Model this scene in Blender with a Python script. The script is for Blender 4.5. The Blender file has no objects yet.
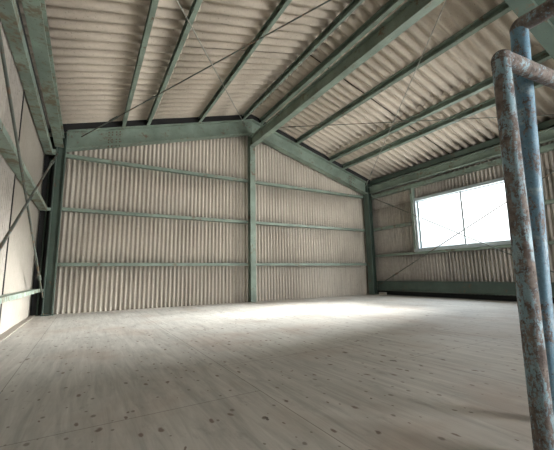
import bpy, bmesh, math, random
from mathutils import Vector, Matrix
random.seed(7)
U = 0.46                      # metres in one layout unit (the camera stands 1 unit above the floor)
D = 11.53                     # back edge of the floor
XL, XR = -1.132, 12.131       # left and right edges of the floor
RX = 5.51                     # ridge
SL = 0.293                    # roof slope
COL = bpy.context.scene.collection
def P(x): return 7.29 - SL*abs(x-RX)          # underside of the purlins

# ------------------------------------------------------------------ node helpers
class NT:
    def __init__(s, name):
        s.m = bpy.data.materials.new(name); s.m.use_nodes = True
        s.t = s.m.node_tree; s.b = s.t.nodes['Principled BSDF']
        s.co = s.t.nodes.new('ShaderNodeTexCoord').outputs['Object']
    def link(s, a, b): s.t.links.new(a, b)
    def node(s, typ, ins=None, **kw):
        n = s.t.nodes.new(typ)
        for k, v in kw.items(): setattr(n, k, v)
        for k, v in (ins or {}).items():
            if hasattr(v, 'is_linked') or hasattr(v, 'links'): s.link(v, n.inputs[k])
            else: n.inputs[k].default_value = v
        return n
    def math(s, op, a, b=0.0, c=None, clamp=False):
        ins = {0: a, 1: b}
        if c is not None: ins[2] = c
        return s.node('ShaderNodeMath', ins, operation=op, use_clamp=clamp).outputs[0]
    def mapping(s, scale, loc=(0,0,0), rot=(0,0,0), v=None):
        return s.node('ShaderNodeMapping', {'Vector': v or s.co, 'Scale': scale, 'Location': loc, 'Rotation': rot}).outputs[0]
    def noise(s, scale, detail=4, rough=.55, v=None, dist=0.0):
        return s.node('ShaderNodeTexNoise', {'Vector': v or s.co, 'Scale': scale, 'Detail': detail, 'Roughness': rough, 'Distortion': dist}).outputs['Fac']
    def ramp(s, fac, stops):
        n = s.node('ShaderNodeValToRGB', {'Fac': fac}); e = n.color_ramp.elements
        while len(e) < len(stops): e.new(.5)
        for i, (p, c) in enumerate(stops):
            e[i].position = p; e[i].color = (c, c, c, 1) if not hasattr(c, '__len__') else (*c, 1)
        return n.outputs[0]
    def mix(s, fac, a, b, blend='MIX'):
        def c(x): return (*x, 1) if isinstance(x, (tuple, list)) and len(x) == 3 else x
        n = s.node('ShaderNodeMix', {0: fac, 6: c(a), 7: c(b)}, data_type='RGBA', blend_type=blend)
        return n.outputs[2]
    def out(s, col, rough=.8, bump=None, bstr=.2, bdist=.004, spec=.3, metal=0):
        b = s.b
        if isinstance(col, (tuple, list)): b.inputs['Base Color'].default_value = (*col, 1)
        else: s.link(col, b.inputs['Base Color'])
        if isinstance(rough, (int, float)): b.inputs['Roughness'].default_value = rough
        else: s.link(rough, b.inputs['Roughness'])
        b.inputs['Specular IOR Level'].default_value = spec
        b.inputs['Metallic'].default_value = metal
        if bump is not None:
            n = s.node('ShaderNodeBump', {'Height': bump, 'Strength': bstr, 'Distance': bdist})
            s.link(n.outputs[0], b.inputs['Normal'])
        return s.m

def mat_sheet(name, base, dark, axis, width, tone=.1):
    s = NT(name)
    sep = s.node('ShaderNodeSeparateXYZ', {0: s.co}).outputs
    a = sep['XYZ'.index(axis)]
    cell = s.math('FLOOR', s.math('DIVIDE', a, width))
    rnd = s.node('ShaderNodeTexWhiteNoise', {'W': cell}, noise_dimensions='1D').outputs[0]
    n1 = s.noise(1.3, 5, .6); n2 = s.noise(28, 5, .7)
    st = s.noise(1.0, 5, .6, v=s.mapping({'X': (16, 16, 1.4), 'Y': (1.4, 16, 16)}[axis]))
    f = s.math('ADD', s.math('MULTIPLY', n1, .45), s.math('ADD', s.math('MULTIPLY', n2, .25), s.math('MULTIPLY', st, .3)))
    c = s.mix(s.ramp(f, [(.36, 0), (.64, 1)]), dark, base)
    g = s.math('ADD', s.math('MULTIPLY', rnd, tone), 1 - tone*.5)
    c = s.mix(1.0, c, s.node('ShaderNodeCombineColor', {0: g, 1: g, 2: g}).outputs[0], 'MULTIPLY')
    spots = s.ramp(s.noise(60, 2, .5), [(.3, 1), (.34, 0)])
    c = s.mix(s.math('MULTIPLY', spots, .35), c, (.09, .075, .06))
    return s.out(c, .95, n2, .25, .003, spec=.12)

def mat_steel(name, base, rust_lo=.66, rust_col=(.16, .10, .065), dirt=.35):
    s = NT(name)
    n1 = s.noise(3.2, 5, .6); n2 = s.noise(22, 6, .7)
    c = s.mix(s.ramp(n1, [(.35, 0), (.65, 1)]), tuple(x*(1-dirt) for x in base), base)
    ru = s.ramp(s.math('ADD', s.math('MULTIPLY', s.noise(5.5, 5, .62), .6), s.math('MULTIPLY', n2, .4)), [(rust_lo-.1, 0), (rust_lo, .9)])
    c = s.mix(ru, c, rust_col)
    pits = s.ramp(s.noise(70, 2, .5), [(.29, .8), (.33, 0)])
    c = s.mix(pits, c, (.07, .05, .035))
    return s.out(c, s.math('ADD', s.math('MULTIPLY', ru, .35), .5), n2, .15, .002, spec=.35)

def mat_pipe(name, lo=.5, hue=(.27, .42, .50)):
    s = NT(name)
    n1 = s.noise(38, 6, .75, v=s.mapping((1, 1, .3)), dist=.3); n2 = s.noise(125, 5, .75)
    c = s.mix(s.ramp(n2, [(.35, 0), (.6, 1)]), tuple(x*.72 for x in hue), hue)
    c = s.mix(s.ramp(s.noise(22, 5, .65), [(.55, 0), (.66, .75)]), c, (.34, .44, .49))
    m = s.math('ADD', s.math('MULTIPLY', n1, .62), s.math('MULTIPLY', n2, .38))
    ru = s.ramp(m, [(lo-.02, 0), (lo+.025, 1)])
    rc = s.mix(s.ramp(s.noise(45, 5, .65), [(.38, 0), (.62, 1)]), (.10, .08, .072), (.23, .195, .178))
    c = s.mix(ru, c, rc)
    fl = s.ramp(s.noise(110, 3, .6), [(.32, .9), (.37, 0)])
    c = s.mix(fl, c, (.085, .065, .055))
    return s.out(c, s.math('ADD', s.math('MULTIPLY', ru, .4), .42), s.math('SUBTRACT', n2, s.math('MULTIPLY', ru, .5)), .5, .0025, spec=.4)

def mat_floor():
    s = NT('weathered_plywood')
    sep = s.node('ShaderNodeSeparateXYZ', {0: s.co}).outputs
    bx = s.math('SUBTRACT', sep[1], 2.72*U); by = s.math('SUBTRACT', sep[0], 1.385*U)
    v = s.node('ShaderNodeCombineXYZ', {0: bx, 1: by}).outputs[0]
    br = s.node('ShaderNodeTexBrick', {'Vector': v, 'Scale': 1.0, 'Mortar Size': .0022, 'Mortar Smooth': .3, 'Bias': 0.0,
                'Brick Width': 3.96*U, 'Row Height': 1.98*U, 'Color1': (.0, 0, 0, 1), 'Color2': (1, 1, 1, 1), 'Mortar': (.5, .5, .5, 1)}, offset=.764)
    tone = br.outputs['Color']; mort = br.outputs['Fac']
    g1 = s.noise(1.0, 6, .65, v=s.mapping((26, 2.2, 1)), dist=1.2)
    g2 = s.noise(1.0, 5, .6, v=s.mapping((7, .9, 1)), dist=2.5)
    big = s.noise(1.1, 5, .6)
    f = s.math('ADD', s.math('MULTIPLY', g1, .42), s.math('ADD', s.math('MULTIPLY', g2, .33), s.math('MULTIPLY', big, .25)))
    c = s.mix(s.ramp(f, [(.37, 0), (.62, 1)]), FL_DARK, FL_LIGHT)
    c = s.mix(s.math('MULTIPLY', tone, .16), c, (.36, .29, .23))
    c = s.mix(s.ramp(s.noise(1.7, 4, .6, v=s.mapping((1, 1, 1), loc=(3, 5, 0))), [(.51, 0), (.70, .5)]), c, (.34, .255, .20))
    c = s.mix(s.ramp(s.noise(9, 5, .7, v=s.mapping((1.5, .6, 1))), [(.58, 0), (.72, .4)]), c, (.17, .155, .14))
    def spots(scale, loc, size, thr, col, stretch=.62, amt=.85):
        vv = s.mapping((scale, scale*stretch, 0), loc=loc)
        wob = s.node('ShaderNodeTexNoise', {'Vector': s.co, 'Scale': 14.0, 'Detail': 3.0}).outputs['Color']
        vv = s.node('ShaderNodeVectorMath', {0: vv, 1: s.node('ShaderNodeVectorMath', {0: wob, 'Scale': .22}, operation='SCALE').outputs[0]}, operation='ADD').outputs[0]
        vo = s.node('ShaderNodeTexVoronoi', {'Vector': vv, 'Scale': 1.0, 'Randomness': 1.0}, voronoi_dimensions='2D')
        r = s.node('ShaderNodeSeparateColor', {0: vo.outputs['Color']}).outputs
        on = s.math('GREATER_THAN', r[0], thr)
        rad = s.math('MULTIPLY', s.math('ADD', s.math('MULTIPLY', r[1], .8), .35), size)
        k = s.math('MULTIPLY', s.math('SUBTRACT', 1.0, s.math('DIVIDE', vo.outputs['Distance'], rad)), 2.2, clamp=True)
        return s.math('MULTIPLY', s.math('MULTIPLY', k, on), amt), col
    for args in ((5.0, (0, 0, 0), .066, .40, (.13, .088, .066)), (9.0, (2.3, 1.7, 0), .085, .40, (.17, .12, .095), .5, .9),
                 (3.3, (5.1, 3.3, 0), .036, .55, (.085, .065, .055), .6, .9), (14.0, (1.1, 7.7, 0), .12, .55, (.15, .12, .10), .7, .75)):
        k, col = spots(*args); c = s.mix(k, c, col)
    c = s.mix(s.math('MULTIPLY', mort, .6), c, (.09, .075, .065))
    return s.out(c, s.math('ADD', s.math('MULTIPLY', g1, .2), .5), s.math('SUBTRACT', g1, mort), .25, .003, spec=.35)

FL_DARK, FL_LIGHT = (.325, .315, .29), (.575, .558, .515)
M = {}
M['floor'] = mat_floor()
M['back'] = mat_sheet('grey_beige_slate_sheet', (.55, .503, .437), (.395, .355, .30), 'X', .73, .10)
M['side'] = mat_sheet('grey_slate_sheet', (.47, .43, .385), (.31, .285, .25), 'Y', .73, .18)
M['roof'] = mat_sheet('tan_slate_roof_sheet', (.60, .53, .445), (.44, .385, .318), 'Y', 1.9, .05)
M['steel'] = mat_steel('green_painted_steel', (.24, .305, .25))
M['steel_dark'] = mat_steel('deep_green_or_shaded_steel', (.092, .132, .108), .68, dirt=.3)
M['steel_worn'] = mat_steel('worn_green_steel', (.27, .345, .29), .60, (.20, .165, .115))
M['rod_pale'] = mat_steel('pale_rod', (.36, .36, .31), .7)
M['rod'] = mat_steel('dull_grey_green_rod', (.12, .14, .12), .6)
M['pipe'] = mat_pipe('rusty_blue_pipe_paint', .487)
M['pipe2'] = mat_pipe('faded_blue_pipe_paint', .54, (.16, .31, .43))
M['rust'] = mat_pipe('flaking_rusty_pipe_paint', .445)
def plain(name, col, rough=.6, metal=0.0):
    s = NT(name); n = s.noise(9, 4)
    return s.out(s.mix(s.ramp(n, [(.35, 0), (.65, 1)]), tuple(x*.85 for x in col), col), rough, spec=.4, metal=metal)
M['alu'] = plain('pale_aluminium', (.40, .46, .48), .45, .2)
M['bolt'] = mat_steel('rusty_bolt', (.13, .17, .14), .5)
M['dark'] = plain('dark_fill_and_shade', (.03, .03, .03), .95)
M['board'] = mat_sheet('pale_smooth_wall_board', (.33, .30, .26), (.27, .245, .21), 'Y', 5.0, .04)
M['timber'] = plain('pale_timber', (.55, .51, .45), .8)
M['plaster'] = plain('grey_front_wall', (.40, .36, .31), .9)
def mat_glass():
    m = bpy.data.materials.new('window_glass'); m.use_nodes = True; t = m.node_tree; t.nodes.clear()
    o = t.nodes.new('ShaderNodeOutputMaterial'); a = t.nodes.new('ShaderNodeBsdfTransparent'); g = t.nodes.new('ShaderNodeBsdfGlossy')
    a.inputs[0].default_value = (.97, .99, 1, 1); g.inputs['Roughness'].default_value = .05
    x = t.nodes.new('ShaderNodeMixShader'); x.inputs[0].default_value = .05; t.links.new(a.outputs[0], x.inputs[1])
    t.links.new(g.outputs[0], x.inputs[2]); t.links.new(x.outputs[0], o.inputs[0]); return m
M['glass'] = mat_glass()

# ------------------------------------------------------------------ mesh helpers (all in layout units)
class MB:
    def __init__(s): s.v = []; s.f = []; s.smooth = []
    def add(s, vs, fs, sm=False):
        b = len(s.v); s.v += [tuple(q) for q in vs]
        for f in fs: s.f.append(tuple(b+i for i in f)); s.smooth.append(sm)
        return s
    def box(s, x0, x1, y0, y1, z0, z1):
        vs = [(x, y, z) for z in (z0, z1) for y in (y0, y1) for x in (x0, x1)]
        return s.add(vs, [(0,2,3,1),(4,5,7,6),(0,1,5,4),(2,6,7,3),(0,4,6,2),(1,3,7,5)])
    def sweep(s, prof, a, b, side, up):
        """closed profile [(side, up)] carried straight from a to b"""
        a, b, side, up = map(Vector, (a, b, side, up)); n = len(prof)
        vs = [o + side*p + up*q for o in (a, b) for p, q in prof]
        fs = [(i, (i+1) % n, n+(i+1) % n, n+i) for i in range(n)]
        return s.add(vs, fs + [tuple(range(n-1, -1, -1)), tuple(range(n, 2*n))])
    def tube(s, pts, r, n=16, caps=True):
        pts = [Vector(p) for p in pts]; rings = []
        t0 = (pts[1]-pts[0]).normalized(); ref = Vector((0,0,1)) if abs(t0.z) < .9 else Vector((1,0,0))
        x = t0.cross(ref).normalized()
        for i, p in enumerate(pts):
            t = ((pts[i]-pts[i-1]).normalized() if i else Vector()) + ((pts[i+1]-pts[i]).normalized() if i < len(pts)-1 else Vector())
            t.normalize(); x = (x - t*x.dot(t)).normalized(); y = t.cross(x)
            rings.append([p + (x*math.cos(k*2*math.pi/n) + y*math.sin(k*2*math.pi/n))*r for k in range(n)])
        vs = [q for rr in rings for q in rr]; m = len(rings)
        s.add(vs, [(i*n+k, i*n+(k+1) % n, (i+1)*n+(k+1) % n, (i+1)*n+k) for i in range(m-1) for k in range(n)], True)
        if caps:
            s.add(rings[0], [tuple(range(n-1, -1, -1))]); s.add(rings[-1], [tuple(range(n))])
        return s
    def build(s, name, mat, parent=None, bevel=0, solid=0, auto=False):
        origin = Vector((0, 0, 0))
        me = bpy.data.meshes.new(name)
        me.from_pydata([tuple(c*U for c in v) for v in s.v], [], s.f)
        bm = bmesh.new(); bm.from_mesh(me)
        if not solid: bmesh.ops.recalc_face_normals(bm, faces=bm.faces)
        bm.to_mesh(me); bm.free()
        for p, sm in zip(me.polygons, s.smooth): p.use_smooth = sm
        me.materials.append(mat)
        o = bpy.data.objects.new(name, me); COL.objects.link(o)
        if parent is not None: o.parent = parent
        if bevel:
            b = o.modifiers.new('bevel', 'BEVEL'); b.width = bevel*U; b.segments = 2; b.limit_method = 'ANGLE'; b.angle_limit = math.radians(50)
        if solid:
            b = o.modifiers.new('thickness', 'SOLIDIFY'); b.thickness = solid*U; b.offset = 0
        return o

def H(w, h, tf=.028, tw=.022):      # I-section, bottom at up = 0
    a, b = w/2, tw/2
    return [(-a,0),(a,0),(a,tf),(b,tf),(b,h-tf),(a,h-tf),(a,h),(-a,h),(-a,h-tf),(-b,h-tf),(-b,tf),(-a,tf)]
def C(w, h, t=.016, lip=.03, flip=False):   # channel: web at side 0, flanges reach to side w
    p = [(0,0),(w,0),(w,lip),(w-t,lip),(w-t,t),(t,t),(t,h-t),(w-t,h-t),(w-t,h-lip),(w,h-lip),(w,h),(0,h)]
    return [(-a, b) for a, b in reversed(p)] if flip else p
def thing(o, label, cat, group=None):
    o['label'] = label; o['category'] = cat
    if group: o['group'] = group
    return o
def struct(o): o['kind'] = 'structure'; return o
def empty(name, loc):
    # parts are modelled in place, so the Empty only marks the base of the thing
    o = bpy.data.objects.new(name, None); COL.objects.link(o); o.location = [c*U for c in loc]; return o
def adopt(parent, *kids):
    for k in kids:
        k.parent = parent
        if parent.type == 'EMPTY': k.matrix_parent_inverse = Matrix.Translation(-parent.location)
    return parent
YV, ZV = (0,1,0), (0,0,1)

# ------------------------------------------------------------------ corrugated sheets
def wave(mb, a0, a1, pitch, amp, rows, place, seg=8, phase=0.0):
    """ribs repeat along a in [a0, a1]; rows(a) -> list of b; place(a, b, offset) -> point"""
    n = max(1, round((a1-a0)/pitch*seg)); vs = []; m = None
    for i in range(n+1):
        a = a0 + (a1-a0)*i/n; off = amp*math.cos(2*math.pi*(a-phase)/pitch)
        bs = rows(a); m = len(bs)
        vs += [place(a, b, off) for b in bs]
    fs = [(i*m+j, (i+1)*m+j, (i+1)*m+j+1, i*m+j+1) for i in range(n) for j in range(m-1)]
    return mb.add(vs, fs, True)

SP, SA = 0.1385, 0.034        # small wave pitch, half depth
BY = D + 0.20                 # back wall sheets
mb = MB()
for k, (z0, z1) in enumerate(((-2.6, 1.5), (1.36, 3.18), (3.04, 4.86), (4.72, 7.6))):
    wave(mb, -1.30, 12.33, SP, SA, lambda x, z0=z0, z1=z1: [min(z, P(x)+.17) for z in (z0, (z0+z1)/2, z1)],
         lambda a, b, o, k=k: (a, BY + o - .006*k, b), phase=-.594)
struct(mb.build('wall_back', M['back'], solid=.012))

SX = XR + 0.19                # right wall sheets
GY0, GY1, GZ0, GZ1 = 5.0, 9.03, 1.93, 4.12   # window opening
mb = MB()
pl = lambda a, b, o: (SX + o, a, b)
for z0, z1, y0, y1 in ((.165, GZ0, -6.6, BY+.0), (GZ1, 5.55, -6.6, BY), (GZ0-.1, GZ1+.1, -6.6, GY0), (GZ0-.1, GZ1+.1, GY1, BY)):
    segs = [(y0, y1)]
    if y0 < -6: # leave a second window opening in the bay behind the camera
        if z0 > 1 and z1 < 5: pass
    for s0, s1 in segs: wave(mb, s0, s1, SP, SA, lambda y, z0=z0, z1=z1: [z0, (z0+z1)/2, z1], pl)
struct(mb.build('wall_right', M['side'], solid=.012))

LX = -1.29                    # left wall
mb = MB()
wave(mb, -6.6, 7.62, SP, SA, lambda y: [-.6, 2, 5.5], lambda a, b, o: (LX + o, a, b))
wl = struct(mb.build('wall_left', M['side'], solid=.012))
wb = MB().box(LX-.03, LX+.012, 7.60, 11.55, -.6, 5.5).build('smooth_board', M['board'], wl)
MB().box(LX-.01, LX+.041, 7.575, 7.605, -.6, 5.5).build('joint_strip', M['dark'], wl)
wb['label'] = 'pale smooth wall board beside the back corner'

RP, RA = 0.297, 0.062         # large wave roof sheets
mb = MB()
LAPY = 7.27*1.0
for sgn in (-1, 1):
    for y0, y1, dz in ((-6.7, 11.95, 0.0),):
        for d0, d1, dd in ((0.0, 4.10, .009), (3.80, 7.0, 0.0)):
            xs = [RX + sgn*(d0 + (d1-d0)*t) for t in (0, .5, 1)]
            wave(mb, y0, y1, RP, RA, lambda y, xs=xs: xs,
                 lambda a, b, o, dz=dz, dd=dd: (b, a, P(b) + .29 + o + dz + dd), seg=10, phase=6.23*.974)
ce = struct(mb.build('ceiling', M['roof'], solid=.014))
mb = MB(); jz = .29 + RA*math.cos(2*math.pi*(LAPY-6.23*.974)/RP) - .012     # dark side lap between the sheets
for sgn in (-1, 1):
    xa, xb = RX + sgn*.02, RX + sgn*6.9
    mb.sweep([(-.011, -.006), (.011, -.006), (.011, .006), (-.011, .006)], (xa, LAPY, P(xa)+jz), (xb, LAPY, P(xb)+jz), YV, ZV)
mb.build('lap_joint', M['dark'], ce)
cap = MB().add([(RX+dx, y, P(RX+dx)+.43+h) for y in (-6.75, 12.0) for dx, h in ((-.55, 0), (0, .03), (.55, 0), (.55, .03), (0, .06), (-.55, .03))],
    [(0,1,4,5),(1,2,3,4),(11,10,7,6),(10,9,8,7),(0,6,7,1),(1,7,8,2),(2,8,9,3),(3,9,10,4),(4,10,11,5),(5,11,6,0)])
struct(cap.build('trim_6', M['dark']))
# gable head, front wall with an added doorway for fill light, lower storey
mb = MB()
fy0, fy1 = -6.65, -6.5
def gable(x0, x1, z0):
    mb.add([(x0,fy0,z0),(x1,fy0,z0),(x1,fy0,P(x1)+.2),(x0,fy0,P(x0)+.2),(x0,fy1,z0),(x1,fy1,z0),(x1,fy1,P(x1)+.2),(x0,fy1,P(x0)+.2)],
           [(0,1,2,3),(7,6,5,4),(0,4,5,1),(1,5,6,2),(2,6,7,3),(3,7,4,0)])
DOOR = 4.2
gable(-1.3, RX, -2.6); gable(RX, 6.2, -2.6); gable(10.6, 12.33, -2.6); gable(6.2, 10.6, DOOR)
mb.box(6.2, 10.6, fy0, fy1, -2.6, 0)
struct(mb.build('wall_front', M['plaster']))
mb = MB().box(-1.6, 12.6, -6.8, 12.0, -2.75, -2.6)
mb.box(-1.42, -1.34, -6.8, 12, -2.6, -.1).box(12.36, 12.44, -6.8, 12, -2.6, .30)
struct(mb.build('ground', M['dark']))
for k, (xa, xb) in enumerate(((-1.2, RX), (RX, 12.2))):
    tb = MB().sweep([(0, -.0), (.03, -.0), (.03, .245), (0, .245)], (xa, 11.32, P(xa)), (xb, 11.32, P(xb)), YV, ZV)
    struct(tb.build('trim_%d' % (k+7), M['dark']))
for k, (xa, xb) in enumerate(((-1.2, RX), (RX, 12.2))):  # dark strips stand in for the unlit roof beyond the near frame
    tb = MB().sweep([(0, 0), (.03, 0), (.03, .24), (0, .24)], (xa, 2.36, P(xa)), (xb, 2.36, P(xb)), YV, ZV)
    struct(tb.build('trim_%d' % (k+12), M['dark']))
struct(MB().box(-1.255, -1.225, -6.4, 11.6, 4.79, 5.50).build('trim_9', M['dark']))  # dark strip paints in the shade between left eave beam and girt
struct(MB().box(-1.27, -1.0, 11.60, 11.64, -.1, 5.3).build('trim_10', M['dark']))  # dark board stands in for the shadow in the back left corner
struct(MB().tube([(-1.12, 11.57, -.1), (-1.12, 11.57, 4.6)], .022, 8).build('trim_11', M['steel_dark']))
# closing boards under the roof edges
for k, sg in enumerate((-1, 1)):
    x0, x1 = (-1.62, RX) if sg < 0 else (RX, 12.64)
    tb = MB().sweep([(-.05, -.35), (.30, -.35), (.30, .42), (-.05, .42)], (x0, 11.80, P(x0)), (x1, 11.80, P(x1)), YV, ZV)
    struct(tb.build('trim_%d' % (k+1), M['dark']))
    xa, xb = (-1.62, -1.345) if sg < 0 else (12.365, 12.64)
    tb = MB().box(xa, xb, -6.8, 12.1, 5.0, 5.75)
    struct(tb.build('trim_%d' % (k+3), M['dark']))
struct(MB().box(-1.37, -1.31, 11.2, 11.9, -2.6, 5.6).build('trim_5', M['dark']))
struct(MB().box(-1.30, XL-.002, -6.5, D, -.12, .012).build('baseboard_left', M['board']))
fl = struct(MB().box(XL, XR, -6.5, D, -.12, 0).build('floor', M['floor']))

# ------------------------------------------------------------------ window in the right wall
w = struct(empty('window_1', (XR, 6.93, 1.9)))
fr = MB()
X0, X1 = XR-.06, SX+.03
fr.box(X0, X1, 8.84, 8.96, 1.88, 4.14); fr.box(X0, X1, 4.82, 5.02, 1.88, 4.14)
fr.box(X0, X1, 5.02, 8.84, 4.02, 4.14)
fo = fr.build('window_frame', M['alu'], bevel=.008)
sill = MB().box(X0-.03, X1, 4.82, 9.06, 1.86, 1.985).build('window_sill', M['alu'], bevel=.008)
adopt(w, fo, sill)
for (a, b, dx) in ((6.90, 8.84, .06), (5.02, 6.98, .10)):
    sx = XR + dx; sash = MB()
    sash.box(sx, sx+.035, a, a+.075, 1.985, 4.02).box(sx, sx+.035, b-.075, b, 1.985, 4.02)
    sash.box(sx, sx+.035, a+.075, b-.075, 1.985, 2.02).box(sx, sx+.035, a+.075, b-.075, 3.985, 4.02)
    so = sash.build('sash', M['alu'])
    pane = MB().box(sx+.012, sx+.022, a+.075, b-.075, 2.02, 3.985).build('pane', M['glass'], so)
    adopt(w, so)

# ------------------------------------------------------------------ steel frame at the back gable
FY = D - 0.15                  # frame plane
def column(x, name, label):
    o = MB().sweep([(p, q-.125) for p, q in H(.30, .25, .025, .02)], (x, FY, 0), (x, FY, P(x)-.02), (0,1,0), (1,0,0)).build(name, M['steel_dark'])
    thing(o, label, 'column')
    bp = MB().box(x-.15, x+.15, FY-.18, FY+.14, 0, .03).build('base_plate', M['steel_dark'], o)
    for dx in (-.09, .09): MB().tube([(x+dx, FY-.135, .03), (x+dx, FY-.135, .07)], .016, 6).build('bolt', M['bolt'], bp)
    return o
column(-.855, 'steel_column', 'dark green steel column in the back left corner of the room')
column(11.88, 'steel_column', 'dark green steel column in the back right corner near the window')

RH = .60
def rafter(x0, x1, y, parent=None, m='steel'):
    return MB().sweep(H(.31, RH, .035, .025), (x0, y, P(x0)-RH), (x1, y, P(x1)-RH), YV, ZV).build('rafter', M[m], parent)
def splice(r, x, y):
    yy = y - .155
    s = -SL if x > RX else SL
    pl_ = MB()
    pl_.sweep([(-.02, .08), (.0, .08), (.0, .52), (-.02, .52)], (x-.22, y-.012, P(x-.22)-RH), (x+.22, y-.012, P(x+.22)-RH), YV, ZV)
    po = pl_.build('splice_plate', M['steel'], r)
    for dx in (-.16, -.06, .06, .16):
        for h in (.13, .22, .38, .47):
            MB().tube([(x+dx, y-.03, P(x+dx)-RH+h), (x+dx, y-.06, P(x+dx)-RH+h)], .02, 6).build('bolt', M['bolt'], po)
        for yo in (-.11, -.06):
            MB().tube([(x+dx, y+yo, P(x+dx)-RH), (x+dx, y+yo, P(x+dx)-RH-.035)], .02, 6).build('bolt', M['bolt'], r)
rl = thing(rafter(-.73, RX-.005, FY), 'green steel roof beam sloping up over the left half of the back wall', 'roof beam', 'rafters on the back wall')
splice(rl, .55, FY)
rr = thing(rafter(RX+.005, 11.755, FY), 'green steel roof beam sloping down over the right half of the back wall', 'roof beam', 'rafters on the back wall')
splice(rr, 10.9, FY)
# ridge post
po = MB().sweep([(p, q-.115) for p, q in H(.23, .23, .022, .02)], (5.53, D-.12, 0), (5.53, D-.12, P(5.40)-RH-.012), (1,0,0), (0,1,0)).build('steel_post', M['steel'])
thing(po, 'green steel post standing in the middle of the back wall', 'post')
MB().box(5.43, 5.63, D-.25, D-.236, 5.55, 6.08).build('end_plate', M['steel'], po)
# near frame: its rafters carry the purlins in front of the camera's bay
NY = 2.48
nf = empty('portal_frame', (RX, NY, 0))
adopt(nf, rafter(RX+.005, 11.755, NY, m='steel_dark'), rafter(-.73, RX-.005, NY, m='steel_dark'))  # darker steel colour stands in for shade on the near rafters
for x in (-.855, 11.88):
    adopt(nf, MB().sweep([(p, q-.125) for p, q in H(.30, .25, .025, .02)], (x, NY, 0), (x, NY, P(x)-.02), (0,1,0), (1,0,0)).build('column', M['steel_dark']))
thing(nf, 'nearest green roof frame, its beam crossing the top right corner above the blue pipes', 'roof frame')

# ridge beam hung between the frames
rb = MB().sweep(H(.21, .42, .03, .02), (RX, -6.4, 6.12), (RX, D-.245, 6.12), (1,0,0), ZV).build('ridge_beam', M['steel'])
thing(rb, 'large green steel beam running along under the ridge to the middle post', 'beam')

# purlins
def purlin(x, label, m='steel'):
    o = MB().sweep(C(.105, .205, flip=True), (x+.105, -6.45, P(x)+.003), (x+.105, 11.31, P(x)+.003), (1, 0, 0), ZV)
    # shear the section so that its flanges lie in the roof slope
    sg = -SL if x > RX else SL
    o.v = [(vx, vy, vz + sg*(vx-x)) for vx, vy, vz in o.v]
    return thing(o.build('purlin', M[m]), label, 'purlin', 'roof purlins')
for x, lab in ((.745, 'leftmost green purlin under the left roof slope, over the back left corner'),
               (1.50, 'second green purlin from the left under the left roof slope'),
               (3.29, 'third green purlin from the left, midway up the left roof slope'),
               (5.06, 'green purlin nearest the ridge on the left roof slope'),
               (5.85, 'green purlin tight beside the ridge beam on the right roof slope'),
               (7.63, 'green purlin midway up the right roof slope, first right of the ridge beam'),
               (9.44, 'upper of the two close green purlins on the lower right roof slope'),
               (10.22, 'lower of the two close green purlins on the right roof slope')):
    purlin(x, lab)
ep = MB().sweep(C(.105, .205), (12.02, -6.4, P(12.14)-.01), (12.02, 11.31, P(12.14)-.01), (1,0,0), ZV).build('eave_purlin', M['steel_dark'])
thing(ep, 'dark green purlin along the eave above the window wall', 'purlin')

# eave beams
eb = MB().sweep(H(.22, .33, .028, .02), (-.90, -6.4, 4.88), (-.90, FY-.155, 4.88), (1,0,0), ZV).build('eave_beam', M['steel_worn'])
thing(eb, 'worn green steel eave beam along the top of the left wall', 'beam')
eb = MB().sweep(H(.22, .33, .028, .02), (11.93, NY+.16, 4.88), (11.93, FY-.155, 4.88), (1,0,0), ZV).build('eave_beam', M['steel'])
thing(eb, 'green steel eave beam high on the right wall above the window', 'beam')
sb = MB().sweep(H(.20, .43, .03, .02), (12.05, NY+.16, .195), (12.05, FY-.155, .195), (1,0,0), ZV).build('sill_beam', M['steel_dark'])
thing(sb, 'dark green steel beam low along the right wall under the window', 'beam')

# girts
def girt(p0, p1, side, h, d, label, m='steel', group=None, flip=False, name='girt', cleat=None):
    o = MB().sweep(C(d, h, flip=flip), p0, p1, side, ZV).build(name, M[m])
    if cleat:
        x0, x1, y = cleat
        MB().box(x0, x1, y-.10, y, p0[2]+.01, p0[2]+h-.01).build('cleat', M[m], o)
    return thing(o, label, 'wall rail', group)
for z, nm in ((1.37, 'lowest'), (3.03, 'middle'), (4.71, 'top')):
    girt((-.73, D, z), (5.415, D, z), (0,1,0), .10, .165, 'green %s horizontal rail on the back wall left of the middle post' % nm, group='rails on the back wall')
    girt((5.65, D, z), (11.755, D, z), (0,1,0), .10, .165, 'green %s horizontal rail on the back wall right of the middle post' % nm, group='rails on the back wall')
for z, h, nm, y1 in ((.652, .09, 'lowest green rail on the left wall, near the floor', 11.22), (2.94, .10, 'middle green rail on the left wall, crossed by brace rods', 11.22),
                 (4.63, .17, 'topmost green rail on the left wall, tight below the eave beam', 11.22)):
    girt((-1.06, -6.4, z), (-1.06, 11.3, z), (1,0,0), h, .185, nm, 'steel_worn', 'rails on the left wall', flip=True, cleat=(-1.062, -.979, 11.3))
RG = 12.08
girt((RG, NY+.16, 4.645), (RG, D-.01, 4.645), (1,0,0), .165, .20, 'green rail on the right wall between window top and eave beam', 'steel', 'rails on the right wall', cleat=(12.003, 12.082, 11.3))
girt((RG, 9.15, 3.03), (RG, D-.01, 3.03), (1,0,0), .13, .20, 'short green rail on the right wall between back corner and window', 'steel', 'rails on the right wall', cleat=(12.003, 12.082, 11.3))
girt((RG, 2.4, 3.0), (RG, 4.72, 3.0), (1,0,0), .11, .20, 'green rail on the right wall glimpsed to the right of the blue pipes', 'steel', 'rails on the right wall', cleat=(12.003, 12.082, 2.6))
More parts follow.
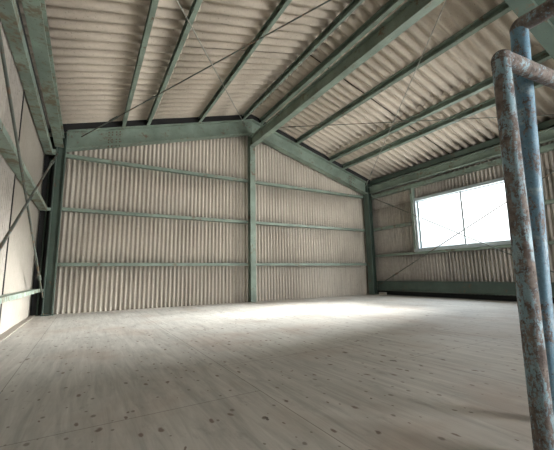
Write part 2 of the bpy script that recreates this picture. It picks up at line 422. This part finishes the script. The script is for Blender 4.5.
girt((RG, NY+.16, 1.76), (RG, D-.01, 1.76), (1,0,0), .095, .20, 'green rail on the right wall directly under the window sill', 'steel', 'rails on the right wall', cleat=(12.003, 12.082, 11.3))
for y, lab in ((8.99, 'green upright stud at the left side of the window'), (4.72, 'green upright stud at the right side of the window')):
    o = MB().box(RG, RG+.2, y, y+.11, 1.86, 4.64).build('window_stud', M['steel'], bevel=.01)
    thing(o, lab, 'stud')

# ------------------------------------------------------------------ brace rods
def rod(p0, p1, label, group, r=.020, sag=0.0, tb=.14, plates=(True, True), m='rod'):
    a, b = Vector(p0), Vector(p1)
    pts = [a.lerp(b, t) - Vector((0,0,4*sag*t*(1-t))) for t in [i/12 for i in range(13)]]
    o = MB().tube(pts, r, 8).build('brace_rod', M[m])
    thing(o, label, 'brace rod', group)
    d = (b-a).normalized(); c = a.lerp(b, tb)
    MB().tube([c-d*.16, c-d*.14, c+d*.14, c+d*.16], r*1.9, 8).build('turnbuckle', M['rod'], o)
    return o
def zr(x, d=0): return 7.05 + d - SL*abs(x-RX)
rod((5.80, 11.25, zr(5.80)), (11.86, 2.70, zr(11.86)), 'thin brace rod under the right roof slope running almost level towards the blue pipes', 'roof brace rods', .014)
rod((11.61, 11.20, zr(11.61, -.06)), (5.77, 2.65, zr(5.77, -.06)), 'thin brace rod under the right roof slope dropping to the back right corner', 'roof brace rods', .014, m='rod_pale')
rod((-.36, 11.25, zr(-.36)), (5.33, 2.65, zr(5.33)), 'dark brace rod under the left roof slope rising from the back left corner', 'roof brace rods', .017)
rod((5.209, 11.25, zr(5.209, -.06)), (-.567, 2.65, zr(-.567, -.06)), 'pale thin brace rod under the left roof slope falling from the ridge', 'roof brace rods', .014, tb=.05, m='rod_pale')
rod((-.93, 11.22, 4.67), (-.93, 2.65, -.0+.02), 'dark brace rod on the left wall falling from the back corner towards the camera', 'wall brace rods', .022)
rod((-.985, 11.22, .50), (-.985, 2.65, 4.47), 'greenish brace rod on the left wall rising from the floor corner towards the camera', 'wall brace rods', .020)
rod((11.92, 11.22, 4.71), (11.92, 2.65, .02), 'brace rod falling across the window from the back right corner', 'wall brace rods', .018)
rod((11.875, 11.22, .33), (11.875, 2.65, 4.52), 'brace rod rising across the window from the bottom of the back corner', 'wall brace rods', .020)

# ------------------------------------------------------------------ blue pipe railings
def fillet(a, b, c, r, n=8):
    a, b, c = map(Vector, (a, b, c)); u = (a-b).normalized(); v = (c-b).normalized()
    ang = u.angle(v); d = r/math.tan(ang/2); p, q = b+u*d, b+v*d
    out = []
    for i in range(n+1):
        t = i/n; out.append(p*(1-t)**2 + b*2*t*(1-t) + q*t*t)
    return p, q, out
def railing(base, top, end, r, label, mp, mr):
    t = empty('pipe_railing', base)
    p, q, arc = fillet(base, top, end, r*.6)
    e = Vector(end)
    a = MB().tube([Vector(base), p], r, 24).build('post', M[mp])
    b = MB().tube(arc, r*1.045, 24).build('elbow', M['rust'])
    c = MB().tube([q, e], r, 24).build('rail', M[mr])
    d = MB().tube([e, (e.x, e.y, 0)], r, 24).build('post', M[mp])
    adopt(t, a, b, c, d)
    return thing(t, label, 'railing', 'rusty pipe railings')
railing((2.168, .93, 0), (2.252, .93, 2.372), (4.6, .70, 2.365), .0525, 'nearest rusty light blue pipe railing whose top rail runs to the right', 'pipe', 'rust')
railing((2.742, 1.118, 0), (2.742, .984, 2.835), (2.755, -2.6, 2.835), .0587, 'taller blue pipe railing behind the rusty one, its top rail coming towards the viewer', 'pipe2', 'rust')

# small pale block left under the low beam
o = MB().box(12.0, 12.10, 10.75, 11.15, .0, .11).build('timber_block', M['timber'], bevel=.008)
thing(o, 'small pale timber block on the floor under the low beam by the back right corner', 'block')

# ------------------------------------------------------------------ daylight and added front fill
wd = bpy.data.worlds.new('overcast_sky'); bpy.context.scene.world = wd; wd.use_nodes = True
t = wd.node_tree; bg = t.nodes['Background']
tc = t.nodes.new('ShaderNodeTexCoord'); sp = t.nodes.new('ShaderNodeSeparateXYZ'); t.links.new(tc.outputs['Generated'], sp.inputs[0])
rp = t.nodes.new('ShaderNodeValToRGB'); t.links.new(sp.outputs[2], rp.inputs[0])
e = rp.color_ramp.elements; e[0].position = 0.0; e[0].color = (.42, .405, .38, 1); e[1].position = .02; e[1].color = (.062, .065, .068, 1)
for p, c in ((.32, (.09, .095, .10, 1)), (.6, (.5, .53, .56, 1)), (.95, (.9, .95, 1.0, 1))): q = e.new(p); q.color = c
# brighter sky around the veiled sun
gd = Vector((7.0, -3.6, 1.6)).normalized()
dn = t.nodes.new('ShaderNodeVectorMath'); dn.operation = 'DOT_PRODUCT'; t.links.new(tc.outputs['Generated'], dn.inputs[0]); dn.inputs[1].default_value = gd
mx = t.nodes.new('ShaderNodeMath'); mx.operation = 'MAXIMUM'; t.links.new(dn.outputs['Value'], mx.inputs[0]); mx.inputs[1].default_value = 0
pw = t.nodes.new('ShaderNodeMath'); pw.operation = 'POWER'; t.links.new(mx.outputs[0], pw.inputs[0]); pw.inputs[1].default_value = 6
vs_ = t.nodes.new('ShaderNodeVectorMath'); vs_.operation = 'SCALE'; vs_.inputs[0].default_value = (1.0, .97, .93); t.links.new(pw.outputs[0], vs_.inputs['Scale'])
v2 = t.nodes.new('ShaderNodeVectorMath'); v2.operation = 'MULTIPLY_ADD'; t.links.new(vs_.outputs[0], v2.inputs[0]); v2.inputs[1].default_value = (1.4, 1.4, 1.4); t.links.new(rp.outputs[0], v2.inputs[2])
t.links.new(v2.outputs[0], bg.inputs[0]); bg.inputs[1].default_value = 6.0
def area(name, loc, rot, sx, sy, portal=True, power=0, col=(1,1,1)):
    l = bpy.data.lights.new(name, 'AREA'); l.shape = 'RECTANGLE'; l.size = sx*U; l.size_y = sy*U; l.energy = power; l.color = col
    l.cycles.is_portal = portal
    o = bpy.data.objects.new(name, l); COL.objects.link(o); o.location = [c*U for c in loc]; o.rotation_euler = rot; return o
R = math.radians
area('window_daylight', (SX+.1, 6.93, 3.0), (0, R(90), 0), 2.1, 3.9)
area('front_fill_light', (8.4, -6.45, 2.1), (R(90), 0, 0), 4.3, 4.0, False, 34, (.94, .97, 1.0))  # added fill lamp at the unseen front opening, brightens roof and floor
sl = bpy.data.lights.new('sun', 'SUN'); sl.energy = 15.0; sl.angle = R(26); sl.color = (1, .975, .94)
so = bpy.data.objects.new('sun', sl); COL.objects.link(so)
dirv = Vector((-7.4, .8, -2.5)); so.rotation_euler = dirv.to_track_quat('-Z', 'Y').to_euler(); so.location = (12, 0, 6)

# ------------------------------------------------------------------ camera
yaw, pitch, roll, f = .5288674, .1516522, -.0188329, 326.073
cam = bpy.data.cameras.new('camera'); cam.sensor_width = 36; cam.lens = f/554*36; cam.clip_start = .01
co = bpy.data.objects.new('camera', cam); COL.objects.link(co)
fw = Vector((math.sin(yaw)*math.cos(pitch), math.cos(yaw)*math.cos(pitch), math.sin(pitch)))
rt = Vector((math.cos(yaw), -math.sin(yaw), 0)); up = rt.cross(fw)
r2 = rt*math.cos(roll) + up*math.sin(roll); u2 = -rt*math.sin(roll) + up*math.cos(roll)
co.matrix_world = Matrix(((r2.x, u2.x, -fw.x, 0), (r2.y, u2.y, -fw.y, 0), (r2.z, u2.z, -fw.z, U), (0, 0, 0, 1)))
sc = bpy.context.scene; sc.camera = co
sc.view_settings.view_transform = 'Standard'; sc.view_settings.look = 'None'; sc.view_settings.gamma = 1
sc.view_settings.use_curve_mapping = False; sc.view_settings.exposure = 2.02
sc.cycles.max_bounces = 10; sc.cycles.diffuse_bounces = 7; sc.cycles.use_denoising = True
